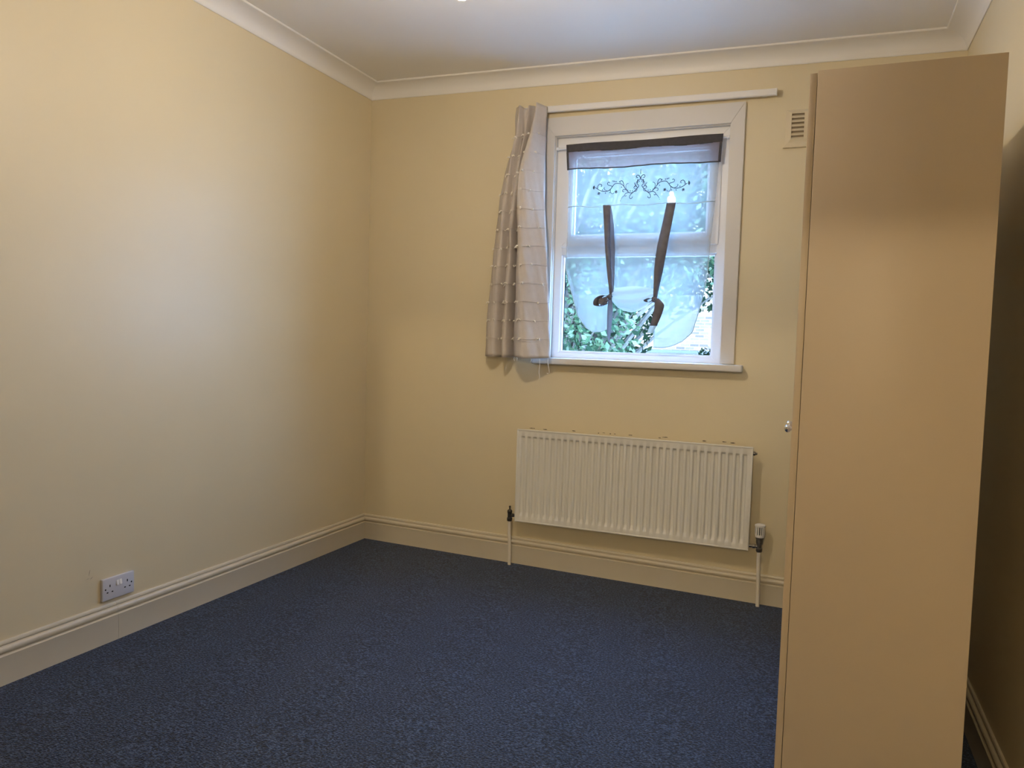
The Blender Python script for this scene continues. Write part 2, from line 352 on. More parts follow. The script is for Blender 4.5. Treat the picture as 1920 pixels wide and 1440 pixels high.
# chipped paint along the wall above the radiator, scuffs near the socket
rnd = random.Random(3)
for cx, wdt, z in ((1.09, 0.05, 0.766), (1.165, 0.035, 0.765), (1.33, 0.03, 0.769), (1.47, 0.012, 0.767), (1.50, 0.02, 0.770), (1.535, 0.012, 0.768), (1.56, 0.015, 0.769),
                   (1.645, 0.035, 0.769), (1.80, 0.02, 0.767), (1.83, 0.045, 0.772), (2.03, 0.03, 0.768), (2.13, 0.03, 0.771), (2.17, 0.04, 0.769)):
    pts = []
    for k in range(9):
        a = 2*PI*k/9; r = rnd.uniform(0.6, 1.1)
        pts.append((cx + math.cos(a)*wdt*0.4*r, z - 0.011 + math.sin(a)*0.0022*rnd.uniform(0.4, 1.2)))
    v = [(x, -0.0008, zz) for x, zz in pts] + [(x, 0.0, zz) for x, zz in pts]; n = 9
    mesh('paint_chip', v, [tuple(range(n))] + [(i, (i+1) % n, n+(i+1) % n, n+i) for i in range(n)], 'chip', wall_back)
for (y, z, dy, dz) in ((-1.902, 0.292, 0.006, 0.022), (-1.915, 0.279, 0.018, 0.003), (-1.896, 0.276, 0.012, 0.007)):
    v = []
    for x in (0.0006, 0.0): v += [(x, y, z), (x, y+dy*0.5, z+dz*0.35), (x, y+dy, z+dz), (x, y+dy*0.4, z+dz*0.6)]
    mesh('wall_scuff', v, [(0, 1, 2, 3), (0, 1, 5, 4), (1, 2, 6, 5), (2, 3, 7, 6), (3, 0, 4, 7)], mat('scuff', (0.42, 0.34, 0.24), 0.8), wall_left)

# ------------------------------------------------------------------ window
win = bpy.data.objects.new('window_1', None); COL.objects.link(win); win.location = (1.63, 0, 1.15); struct(win, 'white framed window with top opener over a fixed pane')
CO = (1.100, 2.158, 2.447); YC = -0.018               # casing outer left, right, top; face
def prism(name, poly, y0, y1, m, parent, bev=0.0):
    n = len(poly); v = [(x, y0, z) for x, z in poly] + [(x, y1, z) for x, z in poly]
    o = mesh(name, v, [tuple(range(n)), tuple(range(n, 2*n))] + [(i, (i+1) % n, n+(i+1) % n, n+i) for i in range(n)], m, parent)
    if bev:
        b = bmesh.new(); b.from_mesh(o.data); bmesh.ops.bevel(b, geom=b.edges[:], offset=bev, segments=2, affect='EDGES'); b.to_mesh(o.data); b.free()
    return o
g = 0.0005
prism('casing_board', [(CO[0], 1.155), (WX0, 1.155), (WX0, WZ1-g), (CO[0], CO[2]-g)], YC, 0.002, 'casing', win, 0.0015)
prism('casing_board', [(WX1, 1.155), (CO[1], 1.155), (CO[1], CO[2]-g), (WX1, WZ1-g)], YC, 0.002, 'casing', win, 0.0015)
prism('casing_board', [(CO[0], CO[2]), (WX0, WZ1), (WX1, WZ1), (CO[1], CO[2])], YC, 0.002, 'casing', win, 0.0015)
# plaster-board reveal lining
for lo, hi in (((WX0-0.004, 0.0, WZ0), (WX0+0.004, 0.10, WZ1)), ((WX1-0.004, 0.0, WZ0), (WX1+0.004, 0.10, WZ1)), ((WX0+0.004, 0.0, WZ1-0.004), (WX1-0.004, 0.10, WZ1+0.004))):
    box('reveal_lining', lo, hi, 'casing', win)
box('window_sill', (1.092, -0.062, 1.118), (2.203, 0.03, 1.153), 'casing', win, 0.006, 3)
# uPVC frame: mitred members
FY0, FY1 = 0.030, 0.095
fx0, fx1, fz0, fz1 = WX0+0.004, WX1-0.004, 1.153, WZ1-0.004
fw = 0.042
prism('frame_member', [(fx0, fz0), (fx0+fw, fz0+fw*0.72), (fx0+fw, fz1-fw), (fx0, fz1)], FY0, FY1, 'upvc', win, 0.002)
prism('frame_member', [(fx1, fz0), (fx1-fw, fz0+fw*0.72), (fx1-fw, fz1-fw), (fx1, fz1)], FY0, FY1, 'upvc', win, 0.002)
prism('frame_member', [(fx0, fz1), (fx0+fw, fz1-fw), (fx1-fw, fz1-fw), (fx1, fz1)], FY0, FY1, 'upvc', win, 0.002)
prism('frame_member', [(fx0, fz0), (fx0+fw, fz0+fw*0.72), (fx1-fw, fz0+fw*0.72), (fx1, fz0)], FY0, FY1, 'upvc', win, 0.002)
box('transom', (fx0+fw-0.001, FY0+0.001, 1.714), (fx1-fw+0.001, FY1, 1.762), 'upvc', win, 0.002)
# lower fixed pane with glazing beads
def beads(x0, x1, z0, z1, wd, y0, y1, parent):
    prism('glazing_bead', [(x0, z0), (x0+wd, z0+wd), (x0+wd, z1-wd), (x0, z1)], y0, y1, 'upvc', parent, 0.0015)
    prism('glazing_bead', [(x1, z0), (x1-wd, z0+wd), (x1-wd, z1-wd), (x1, z1)], y0, y1, 'upvc', parent, 0.0015)
    prism('glazing_bead', [(x0, z1), (x0+wd, z1-wd), (x1-wd, z1-wd), (x1, z1)], y0, y1, 'upvc', parent, 0.0015)
    prism('glazing_bead', [(x0, z0), (x0+wd, z0+wd), (x1-wd, z0+wd), (x1, z0)], y0, y1, 'upvc', parent, 0.0015)
lz0 = fz0+fw*0.72
beads(fx0+fw-0.001, fx1-fw+0.001, lz0-0.001, 1.715, 0.012, 0.042, 0.062, win)
box('glass_pane', (fx0+fw, 0.066, lz0), (fx1-fw, 0.070, 1.714), 'glass', win)
# rubber seal along the left of the lower pane
box('glazing_seal', (fx0+fw+0.011, 0.0622, lz0+0.012), (fx0+fw+0.0145, 0.0658, 1.702), 'dark', win)
# upper opening sash
sash = bpy.data.objects.new('sash', None); COL.objects.link(sash); sash.parent = win; sash.location = (0, 0, 0)
sx0, sx1, sz0, sz1, sw = fx0+fw-0.006, fx1-fw+0.006, 1.757, fz1-fw+0.006, 0.060
prism('sash_member', [(sx0, sz0), (sx0+sw, sz0+sw), (sx0+sw, sz1-sw), (sx0, sz1)], 0.020, 0.088, 'upvc', sash, 0.003)
prism('sash_member', [(sx1, sz0), (sx1-sw, sz0+sw), (sx1-sw, sz1-sw), (sx1, sz1)], 0.020, 0.088, 'upvc', sash, 0.003)
prism('sash_member', [(sx0, sz1), (sx0+sw, sz1-sw), (sx1-sw, sz1-sw), (sx1, sz1)], 0.020, 0.088, 'upvc', sash, 0.003)
prism('sash_member', [(sx0, sz0), (sx0+sw, sz0+sw), (sx1-sw, sz0+sw), (sx1, sz0)], 0.020, 0.088, 'upvc', sash, 0.003)
beads(sx0+sw-0.001, sx1-sw+0.001, sz0+sw-0.001, sz1-sw+0.001, 0.010, 0.036, 0.058, sash)
box('glass_pane', (sx0+sw, 0.060, sz0+sw), (sx1-sw, 0.064, sz1-sw), 'glass', sash)
b = bmesh.new(); bm_box(b, (1.645, 0.008, 1.772), (1.675, 0.021, 1.800), 0.004); bm_box(b, (1.655, 0.004, 1.780), (1.755, 0.012, 1.794), 0.0035)
from_bm('handle', b, 'upvc', sash, True)
for c in win.children:                                # settle: geometry relative to the window's base
    if c.type == 'MESH': c.data.transform(Matrix.Translation(-win.location))
for c in sash.children: c.data.transform(Matrix.Translation(-win.location))

# ------------------------------------------------------------------ wardrobe
wr = thing('wardrobe', 'tall beige laminate wardrobe with round chrome knobs near the vent', 'wardrobe', (2.72, -1.10, -0.04))
wx0, wx1, wy0, wy1, wz0, wz1 = 2.514, 2.947, -1.75, -0.45, -0.036, 1.983  # unseen far end lengthened to shade the gap behind the wardrobe
DW = (wy1-wy0)/3
box('side_panel', (wx0, wy0, wz0), (wx1, wy0+0.018, wz1), 'wardrobe', wr, 0.0008)
box('side_panel', (wx0, wy1-0.018, wz0), (wx1, wy1, wz1), 'wardrobe', wr, 0.0008)
box('top_panel', (wx0, wy0+0.018, wz1-0.018), (wx1, wy1-0.018, wz1), 'wardrobe', wr)
box('base_panel', (wx0, wy0+0.018, 0.03), (wx1, wy1-0.018, 0.048), 'wardrobe', wr)
box('plinth', (wx0+0.01, wy0+0.018, wz0), (wx0+0.026, wy1-0.018, 0.03), 'wardrobe', wr)
box('back_panel', (wx1-0.012, wy0+0.018, wz0+0.02), (wx1-0.007, wy1-0.018, wz1-0.018), 'wardrobe', wr)
for k in (1, 2): box('divider', (wx0+0.01, wy0+k*DW-0.009, 0.048), (wx1-0.014, wy0+k*DW+0.009, wz1-0.018), 'wardrobe', wr)
for s in (0, 1, 2):
    y0, y1 = wy0+s*DW+0.0015, wy0+(s+1)*DW-0.0015
    d = box('door', (wx0-0.0195, y0, wz0+0.03), (wx0-0.0014, y1, wz1-0.006), 'wardrobe', wr, 0.0008)
    ky = (-1.385, -1.245, -0.52)[s]
    b = bmesh.new()
    bm_lathe(b, [(0.007, 0.0), (0.006, -0.004), (0.005, -0.010), (0.0062, -0.013), (0.0105, -0.016), (0.0125, -0.021), (0.0120, -0.026), (0.0090, -0.030), (0.0040, -0.0318)], (wx0-0.0195, ky, 0.989), 'X', 20)
    from_bm('knob', b, 'chrome', d, True)
    hy = (y0+0.09, y1-0.03, y0+0.03)[s]
    for hz in (0.18, 0.95, 1.75): box('hinge', (wx0-0.0014, hy-0.01, hz), (wx0+0.03, hy+0.01, hz+0.05), 'chrome', d)
settle(wr)

# ------------------------------------------------------------------ radiator with valves and pipes
ra = thing('radiator', 'long white ribbed panel radiator mounted under the window', 'radiator', (1.65, -0.05, 0.244))
rx0, rx1, rz0, rz1, ryf, ryb = 1.033, 2.272, 0.244, 0.751, -0.080, -0.062
def radiator_front():
    n = 35; mg = 0.016; p = (rx1-rx0-2*mg)/n; dep = 0.0125
    cols = [(rx0, 0), (rx0+mg*0.6, 0)]
    for i in range(n):
        s = rx0+mg+i*p
        cols += [(s+0.14*p, 0), (s+0.20*p, 0.10), (s+0.27*p, 0.85), (s+0.32*p, 1), (s+0.68*p, 1), (s+0.73*p, 0.85), (s+0.80*p, 0.10), (s+0.86*p, 0)]
    cols += [(rx1-mg*0.6, 0), (rx1, 0)]
    rows = [(rz0, 0), (rz0+0.026, 0), (rz0+0.028, 0.10), (rz0+0.046, 0.92), (rz0+0.050, 1), (rz1-0.045, 1), (rz1-0.042, 0.90), (rz1-0.035, 0.10), (rz1-0.033, 0), (rz1, 0)]
    v = [(x, ryf + dep*cf*rf, z) for z, rf in rows for x, cf in cols]; nc = len(cols); nr = len(rows)
    f = [(r*nc+c, r*nc+c+1, (r+1)*nc+c+1, (r+1)*nc+c) for r in range(nr-1) for c in range(nc-1)]
    base = len(v); v += [(rx0, ryb, rz0), (rx1, ryb, rz0), (rx1, ryb, rz1), (rx0, ryb, rz1)]
    f += [(base, base+1, base+2, base+3), tuple(list(range(nc)) + [base+1, base]), tuple(list(range((nr-1)*nc, nr*nc)) + [base+2, base+3])]
    f += [tuple([r*nc for r in range(nr)] + [base+3, base]), tuple([r*nc+nc-1 for r in range(nr)] + [base+2, base+1])]
    o = mesh('front_panel', v, f, 'rad', ra, smooth=True); o.data.set_sharp_from_angle(angle=math.radians(50)); return o
fp = radiator_front()
b = bmesh.new()
for lo, hi in (((rx0-0.003, ryf-0.003, rz1-0.004), (rx1+0.003, ryf+0.010, rz1+0.004)), ((rx0-0.003, ryf-0.003, rz0-0.005), (rx1+0.003, ryf+0.010, rz0+0.003)),
               ((rx0-0.004, ryf-0.002, rz0-0.004), (rx0+0.004, ryf+0.010, rz1+0.003)), ((rx1-0.004, ryf-0.002, rz0-0.004), (rx1+0.004, ryf+0.010, rz1+0.003))):
    bm_box(b, lo, hi, 0.0025)
from_bm('seam_rim', b, 'rad', ra, True)
b = bmesh.new(); n = 60
for i in range(n):                                    # folded convector fins behind the panel
    x = rx0+0.05+i*(rx1-rx0-0.1)/(n-1); bm_box(b, (x-0.001, -0.061, rz0+0.06), (x+0.001, -0.030, rz1-0.05))
from_bm('convector_fins', b, 'rad', ra)
for x in (1.25, 2.06):
    b = bmesh.new(); bm_box(b, (x-0.015, -0.004, rz0+0.05), (x+0.015, -0.0005, rz1-0.05)); bm_box(b, (x-0.012, -0.062, rz0+0.06), (x+0.012, -0.004, rz0+0.07)); bm_box(b, (x-0.012, -0.062, rz1-0.08), (x+0.012, -0.004, rz1-0.07))
    from_bm('wall_bracket', b, 'rad', ra)
# bleed plug near the top of the right side
b = bmesh.new(); bm_lathe(b, [(0.010, 0), (0.010, 0.010), (0.006, 0.012), (0.005, 0.020)], (rx1+0.003, -0.066, 0.722), 'X', 12); from_bm('bleed_plug', b, 'brass', ra, True)
def pipe(x, y, ztop, zfl):
    tube('pipe', [(x+0.006, y+0.004, zfl-0.03), (x+0.004, y+0.003, zfl+0.10), (x, y, ztop-0.06), (x, y, ztop)], 0.0095, 'pipe', ra, 12)
# lockshield valve on the left
lx, ly = 0.992, -0.060
pipe(lx, ly, 0.242, -0.016)
v1 = lathe('lockshield_valve', [(0.0125, 0.232), (0.0145, 0.236), (0.0145, 0.250), (0.0115, 0.253), (0.0115, 0.276), (0.0135, 0.279), (0.0135, 0.291), (0.0095, 0.296), (0.0065, 0.298)], (lx, ly, 0), 'dark_metal', ra, n=12)
lathe('spindle', [(0.0042, 0.297), (0.0042, 0.309), (0.0055, 0.311), (0.0055, 0.316), (0.003, 0.318)], (lx, ly, 0), 'dark_metal', v1, n=10)
lathe('union_nut', [(0.007, 0.010), (0.010, 0.013), (0.010, 0.026), (0.007, 0.028), (0.007, 0.042)], (lx, ly, 0.266), 'dark_metal', v1, 'X', 8)
# thermostatic valve on the right
tx, ty = 2.325, -0.062
pipe(tx, ty, 0.246, -0.039)
v2 = lathe('thermostatic_valve', [(0.0125, 0.236), (0.0150, 0.240), (0.0150, 0.254), (0.0110, 0.257), (0.0115, 0.272), (0.0150, 0.276), (0.0165, 0.286), (0.0165, 0.298), (0.0185, 0.300), (0.0185, 0.309)], (tx, ty, 0), 'brass', ra, n=12)
lathe('union_nut', [(0.009, -0.050), (0.009, -0.034), (0.0115, -0.032), (0.0115, -0.020), (0.008, -0.017), (0.008, -0.008)], (tx, ty, 0.262), 'chrome', v2, 'X', 8)
b = bmesh.new()                                       # ribbed white thermostat head
bm_lathe(b, [(0.0185, 0.3085), (0.0215, 0.311), (0.0215, 0.322), (0.0125, 0.323), (0.0125, 0.362), (0.0245, 0.363), (0.0255, 0.367), (0.0245, 0.372), (0.018, 0.375)], (tx, ty, 0), 'Z', 24)
for k in range(14):
    a = 2*PI*k/14; c0 = Vector((tx+math.cos(a)*0.0205, ty+math.sin(a)*0.0205, 0)); t = Vector((-math.sin(a), math.cos(a), 0))*0.0022; o = Vector((math.cos(a), math.sin(a), 0))*0.003
    vs = [b.verts.new(c0+s*t+q*o+Vector((0, 0, z))) for z in (0.320, 0.364) for s, q in ((-1, -1), (1, -1), (1, 1), (-1, 1))]
    for q in ((0, 1, 2, 3), (4, 5, 6, 7), (0, 1, 5, 4), (1, 2, 6, 5), (2, 3, 7, 6), (3, 0, 4, 7)): b.faces.new([vs[i] for i in q])
bmesh.ops.recalc_face_normals(b, faces=b.faces)
from_bm('valve_head', b, 'trv', v2, True)
lathe('rib_shade_core', [(0.0150, 0.3225), (0.0165, 0.3235), (0.0165, 0.3615), (0.0150, 0.3625)], (tx, ty, 0), 'dark', v2, n=20)  # near-black core paints the shade between the head's ribs
settle(ra)

# ------------------------------------------------------------------ curtain rail and curtain
cr = thing('curtain_rail', 'white straight curtain rail fixed to the wall above the window', 'curtain rail', (1.6, 0, 2.48))
def rail_z(x): return 2.479 - 0.0119*(x-1.70)
v = []
for x in (0.99, 2.296):
    z = rail_z(x)
    for y, dz in ((-0.030, -0.016), (-0.046, -0.016), (-0.049, -0.012), (-0.049, 0.012), (-0.046, 0.016), (-0.030, 0.016)): v.append((x, y, z+dz))
mesh('rail', v, [(0, 1, 2, 3, 4, 5), (6, 7, 8, 9, 10, 11)] + [(i, (i+1) % 6, 6+(i+1) % 6, 6+i) for i in range(6)], 'rail', cr)
box('end_stop', (2.296, -0.050, rail_z(2.3)-0.017), (2.302, -0.029, rail_z(2.3)+0.017), 'rail', cr, 0.002)
for x in (1.03, 1.62, 2.24): box('bracket', (x-0.012, -0.031, rail_z(x)-0.010), (x+0.012, 0, rail_z(x)+0.010), 'rail', cr, 0.001)
settle(cr)

cu = thing('curtain', 'cream pinch-pleated curtain with tufted rows bunched beside the window', 'curtain', (1.02, -0.1, 1.15))
EDGE = [(2.497, 0.962, 1.140), (2.46, 0.958, 1.141), (2.349, 0.952, 1.139), (2.215, 0.912, 1.139), (2.016, 0.871, 1.152), (1.803, 0.855, 1.167), (1.622, 0.838, 1.185), (1.328, 0.818, 1.207), (1.150, 0.815, 1.220)]
LEV = [
 (2.497, [(0, -.060), (.10, -.080), (.18, -.108), (.25, -.075), (.34, -.062), (.42, -.085), (.50, -.118), (.58, -.085), (.64, -.062), (.70, -.095), (.80, -.138), (.90, -.105), (1, -.066)]),
 (2.36, [(0, -.062), (.09, -.082), (.17, -.108), (.27, -.090), (.33, -.070), (.38, -.078), (.44, -.112), (.51, -.080), (.55, -.075), (.64, -.120), (.74, -.148), (.88, -.115), (1, -.072)]),
 (2.10, [(0, -.066), (.08, -.082), (.17, -.095), (.26, -.074), (.31, -.074), (.38, -.110), (.45, -.114), (.475, -.056), (.50, -.092), (.53, -.150), (.66, -.150), (.84, -.122), (1, -.090)]),
 (1.80, [(0, -.070), (.08, -.088), (.17, -.098), (.25, -.066), (.285, -.080), (.35, -.118), (.41, -.122), (.445, -.056), (.475, -.094), (.56, -.142), (.66, -.152), (.84, -.124), (1, -.098)]),
 (1.150, [(0, -.074), (.08, -.096), (.18, -.102), (.240, -.062), (.262, -.078), (.32, -.120), (.385, -.126), (.425, -.058), (.46, -.096), (.57, -.140), (.69, -.154), (.84, -.128), (1, -.106)])]
def lerp_table(tab, z):
    for A, B in zip(tab, tab[1:]):
        if A[0] >= z >= B[0]:
            t = (A[0]-z)/(A[0]-B[0]); return A, B, t
    return tab[-2], tab[-1], 1.0
def curtain_row(z, nsub=6):
    A, B, t = lerp_table(EDGE, z); xl = A[1]+(B[1]-A[1])*t; xr = A[2]+(B[2]-A[2])*t
    A, B, t = lerp_table(LEV, z); t = t*t*(3-2*t)
    cp = [Vector((a[0]+(c[0]-a[0])*t, a[1]+(c[1]-a[1])*t, 0)) for a, c in zip(A[1], B[1])]
    out = []
    for i, p in enumerate(catmull(cp, nsub)):
        x = xl + (xr-xl)*p.x; wob = 0.0022*math.sin(i*1.7+z*31)*math.sin(z*13+i*0.5)
        out.append((x + 0.002*math.sin(z*17+i*0.3), -0.100 + (p.y+0.100)*(1.5-0.6*min(1, max(0, (z-2.30)/0.15))) + wob))
    return out
NZ = 84; rows = []
for k in range(NZ+1):
    z = 2.497 + (1.150-2.497)*k/NZ; rows.append((z, curtain_row(z)))
nc = len(rows[0][1]); v = []
for z, r in rows:
    for i, (x, y) in enumerate(r):
        dz = 0.006*math.sin(i/nc*PI*3.2+0.6)*max(0, (z-2.42)/0.077) if z > 2.42 else 0
        if z < 1.16: dz = -0.004*math.sin(i*0.23)
        v.append((x, y, z+dz))
f = [(k*nc+i, k*nc+i+1, (k+1)*nc+i+1, (k+1)*nc+i) for k in range(NZ) for i in range(nc-1)]
cl = mesh('cloth', v, f, 'curtain', cu, smooth=True, fix=False)
md = cl.modifiers.new('thickness', 'SOLIDIFY'); md.thickness = 0.0022; md.offset = 1
rnd = random.Random(11)
rowz = [2.335 - 0.0985*k for k in range(12)]
b = bmesh.new(); bt = bmesh.new()
for q, z in enumerate(rowz):
    r = curtain_row(z, 6)
    pts = [(x, y-0.0026, z + 0.003*math.sin(i*0.4+q)) for i, (x, y) in enumerate(r)]
    bm_tube(b, pts, 0.0013, 5)
    if q == len(rowz)-1: bm_tube(b, [(x, y, zz-0.012) for x, y, zz in pts], 0.0009, 5)
    for i in range(2+(q % 3), nc, 9):
        i2 = min(nc-1, i+rnd.randint(-2, 2)); x, y, zz = pts[i2]
        for k in range(3):
            a = rnd.uniform(0, 2*PI); L_ = rnd.uniform(0.009, 0.017)
            bm_tube(bt, [(x, y, zz), (x+math.cos(a)*L_*0.5, y-0.004, zz+0.003), (x+math.cos(a)*L_, y-0.006, zz-rnd.uniform(0.002, 0.010))], [0.0042, 0.0036, 0.0016], 5)
o = from_bm('stitched_line', b, 'curtain', cu, True); o['kind'] = 'stuff'
o = from_bm('thread_tuft', bt, 'thread', cu, True); o['kind'] = 'stuff'
for pts in ([(1.162, -.118, 1.150), (1.163, -.119, 1.11), (1.160, -.118, 1.075), (1.164, -.118, 1.05), (1.161, -.118, 1.035)],
            [(1.206, -.112, 1.150), (1.207, -.112, 1.125), (1.213, -.113, 1.10), (1.217, -.113, 1.075), (1.209, -.113, 1.068), (1.203, -.113, 1.072)],
            [(1.016, -.12, 1.150), (1.014, -.122, 1.141), (1.017, -.12, 1.130)], [(1.030, -.12, 1.150), (1.034, -.122, 1.142), (1.031, -.12, 1.133)], [(1.118, -.14, 1.150), (1.122, -.14, 1.140), (1.117, -.14, 1.128)]):
    tube('loose_thread', catmull([Vector(p) for p in pts], 4), 0.0014, 'thread', cu, 5)
settle(cu)

# ------------------------------------------------------------------ tie-up net blind on its rod
bl = thing('tie_up_blind', 'white embroidered net tie-up blind with dark taupe ribbons in the window', 'blind', (1.645, 0, 2.29))
BY = 0.0
tube('rod', [(1.177, BY+0.006, 2.283), (2.085, BY+0.006, 2.287)], 0.0055, 'upvc', bl, 10)
for x, s in ((1.177, 1), (2.085, -1)): lathe('rod_end', [(0.009, 0), (0.009, 0.012*s), (0.006, 0.014*s)], (x, BY+0.006, 2.285), 'upvc', bl, 'X', 12)
def sheet(name, xs, top, bot, yf, m, nz=10, thick=0.0):
    """cloth between two edges given as functions of s in 0..1"""
    v = []; n = len(xs)
    for k in range(nz+1):
        t = k/nz
        for s in xs:
            a, c = top(s), bot(s); v.append((a[0]+(c[0]-a[0])*t, yf(s, t), a[1]+(c[1]-a[1])*t))
    f = [(k*n+i, k*n+i+1, (k+1)*n+i+1, (k+1)*n+i) for k in range(nz) for i in range(n-1)]
    o = mesh(name, v, f, m, bl, smooth=True, fix=False)
    if thick: md = o.modifiers.new('thickness', 'SOLIDIFY'); md.thickness = thick; md.offset = 0
    return o
lin = lambda n: [i/n for i in range(n+1)]
X0, X1 = 1.236, 2.056
wav = lambda s, k, a, p=0: a*math.sin(s*k+p)
sheet('header_band', lin(60), lambda s: (X0+(X1-X0)*s, 2.299+wav(s, 9, .002)), lambda s: (X0+.003+(X1-X0-.006)*s, 2.256+wav(s, 14, .0025)),
      lambda s, t: BY-.012+wav(s, 40, .002)*t, 'taupe', 6, 0.002)
sheet('valance', lin(80), lambda s: (X0+.003+(X1-X0-.006)*s, 2.258+wav(s, 14, .0025)), lambda s: (X0+.010+(X1-X0-.017)*s, 2.165+wav(s, 11, .003, 1)),
      lambda s, t: BY-.013+wav(s, 52, .003)*t, 'valance', 10)
for s0, s1 in ((0, .014), (.984, 1)):
    sheet('valance_border', [s0, (s0+s1)/2, s1], lambda s: (X0+.003+(X1-X0-.006)*s, 2.258), lambda s: (X0+.010+(X1-X0-.017)*s, 2.163), lambda s, t: BY-.0145+wav(s, 52, .003)*t, 'taupe', 8, 0.0015)
sheet('valance_border', lin(80), lambda s: (X0+.010+(X1-X0-.017)*s, 2.169+wav(s, 11, .003, 1)), lambda s: (X0+.010+(X1-X0-.017)*s, 2.163+wav(s, 11, .003, 1)), lambda s, t: BY-.0145+wav(s, 52, .003), 'taupe', 2, 0.0015)
# the net itself: lower edge as drawn up by the two ties
BOUND = [(1.262, 1.700), (1.266, 1.640), (1.282, 1.570), (1.307, 1.494), (1.338, 1.385), (1.385, 1.323), (1.431, 1.297), (1.480, 1.302), (1.507, 1.318), (1.517, 1.39), (1.524, 1.462),
         (1.555, 1.432), (1.590, 1.414), (1.630, 1.406), (1.670, 1.414), (1.705, 1.436), (1.749, 1.474), (1.752, 1.35), (1.752, 1.228), (1.80, 1.226), (1.85, 1.238), (1.90, 1.262), (1.95, 1.308), (1.975, 1.401),
         (1.993, 1.482), (2.008, 1.570), (2.014, 1.640), (2.016, 1.700)]
BU = [0, .05, .09, .13, .17, .21, .25, .29, .315, .335, .35, .40, .45, .50, .55, .60, .65, .665, .685, .71, .74, .78, .82, .86, .90, .94, .97, 1]
def bound(s):
    for i in range(len(BU)-1):
        if BU[i] <= s <= BU[i+1]:
            t = (s-BU[i])/(BU[i+1]-BU[i]); a, c = BOUND[i], BOUND[i+1]; return (a[0]+(c[0]-a[0])*t, a[1]+(c[1]-a[1])*t)
    return BOUND[-1]
def gather(s): return math.exp(-((s-.35)/.05)**2)+math.exp(-((s-.65)/.05)**2)
def net_y(s, t):
    bulge = -.030*t**3*(1-0.5*gather(s))
    fold = (.0012+.0035*t*t)*math.sin(s*34+t*1.5) + (.012*t**4)*gather(s)*math.sin(s*120)
    return BY-.006+bulge+fold
def net_x(s): return X0+.014+(X1-X0-.024)*s
XS = sorted(set([i/150 for i in range(151)]+BU))
netp = sheet('net_panel', XS, lambda s: (net_x(s), 2.258), bound, net_y, 'net', 60)
# turned-up lower part, seen as a second layer behind
def upper(s):
    q = bound(s); zt = 1.545+0.03*math.sin(s*9)-(.10*abs(s-.5)*2 if abs(s-.5) > .16 else 0)
    k = (net_x(s)-q[0]); zt = max(zt, q[1]+.02) if .33 < s < .67 else max(min(zt, 1.50), q[1]+.02)
    t = (zt-q[1])/(2.258-q[1]); return (q[0]+k*t, zt)
sheet('turned_up_fold', [s for s in XS if .06 <= s <= .94], upper, bound, lambda s, t: net_y(s, .45+.55*t)+.008*(1-t)+.002+.003*math.sin(s*55+t*3), 'net', 16)
sheet('turned_up_fold', [s for s in XS if .345 <= s <= .655], lambda s: (1.53+(1.75-1.53)*((s-.345)/.31), 1.530+.012*math.sin((s-.345)/.31*PI)), bound, lambda s, t: -.030-.025*math.sin(t*PI)+.006*math.sin(t*16+s*12), 'hemnet', 16)
# stitched hem lines
hm = [(net_x(s)+(bound(s)[0]-net_x(s))*.0, 1.966+wav(s, 19, .004)) for s in lin(80)]
pts = []
for s in lin(90):
    q = bound(s); t = (2.258-1.966)/(2.258-q[1]); pts.append((net_x(s)+(q[0]-net_x(s))*t, net_y(s, t)-.003, 1.966+wav(s, 21, .004)))
tube('hem_seam', pts, 0.0030, 'hemnet', bl, 6)
for rng in ((0.0, .315), (.685, 1.0)):
    tube('hem_seam', [(bound(s)[0], net_y(s, 1)-.002, bound(s)[1]) for s in [rng[0]+(rng[1]-rng[0])*i/60 for i in range(61)]], 0.0022, 'hemnet', bl, 6)
# ribbons, knots and tails
def ribbon(name, ctr, widths, m, parent, twist=None, n=6, thick=0.0012):
    c = catmull([Vector(p) for p in ctr], n); v = []
    for i, p in enumerate(c):
        u = i/(len(c)-1)*(len(widths)-1); k = min(int(u), len(widths)-2); wd = widths[k]+(widths[k+1]-widths[k])*(u-k)
        tw = 0 if twist is None else twist[k]+(twist[k+1]-twist[k])*(u-k)
        d = Vector((math.cos(tw), math.sin(tw), 0))*wd*.5; v += [p-d, p+d]
    f = [(2*i, 2*i+1, 2*i+3, 2*i+2) for i in range(len(c)-1)]
    o = mesh(name, v, f, m, parent, smooth=True, fix=False); md = o.modifiers.new('thickness', 'SOLIDIFY'); md.thickness = thick; md.offset = 0
    return o
sl = ribbon('ribbon', [(1.472, -.014, 1.970), (1.480, -.022, 1.87), (1.492, -.040, 1.75), (1.508, -.050, 1.62), (1.524, -.052, 1.492)], [.040, .034, .028, .024, .014], 'strap', bl, [0.1, 0.3, .6, .6, .3])
ribbon('ribbon_back', [(1.488, -.008, 1.965), (1.502, -.014, 1.86), (1.514, -.026, 1.73), (1.524, -.040, 1.60), (1.528, -.046, 1.495)], [.014, .026, .030, .024, .012], 'strap_pale', sl)
sr = ribbon('ribbon', [(1.812, -.014, 1.968), (1.798, -.024, 1.87), (1.780, -.042, 1.74), (1.768, -.050, 1.62), (1.756, -.052, 1.478)], [.047, .050, .054, .046, .020], 'strap', bl, [0, -.1, -.1, .4, .5])
def blob(name, c, r, m, parent, seed, tex=.25):
    b = bmesh.new(); bmesh.ops.create_icosphere(b, subdivisions=3, radius=1)
    for v_ in b.verts:
        q = v_.co.copy(); k = 1+tex*math.sin(q.x*4+seed)*math.sin(q.y*5+seed*2)+tex*.6*math.sin(q.z*9+q.x*6+seed)
        v_.co = Vector((c[0]+q.x*r[0]*k, c[1]+q.y*r[1]*k, c[2]+q.z*r[2]*k))
    return from_bm(name, b, m, parent, True)
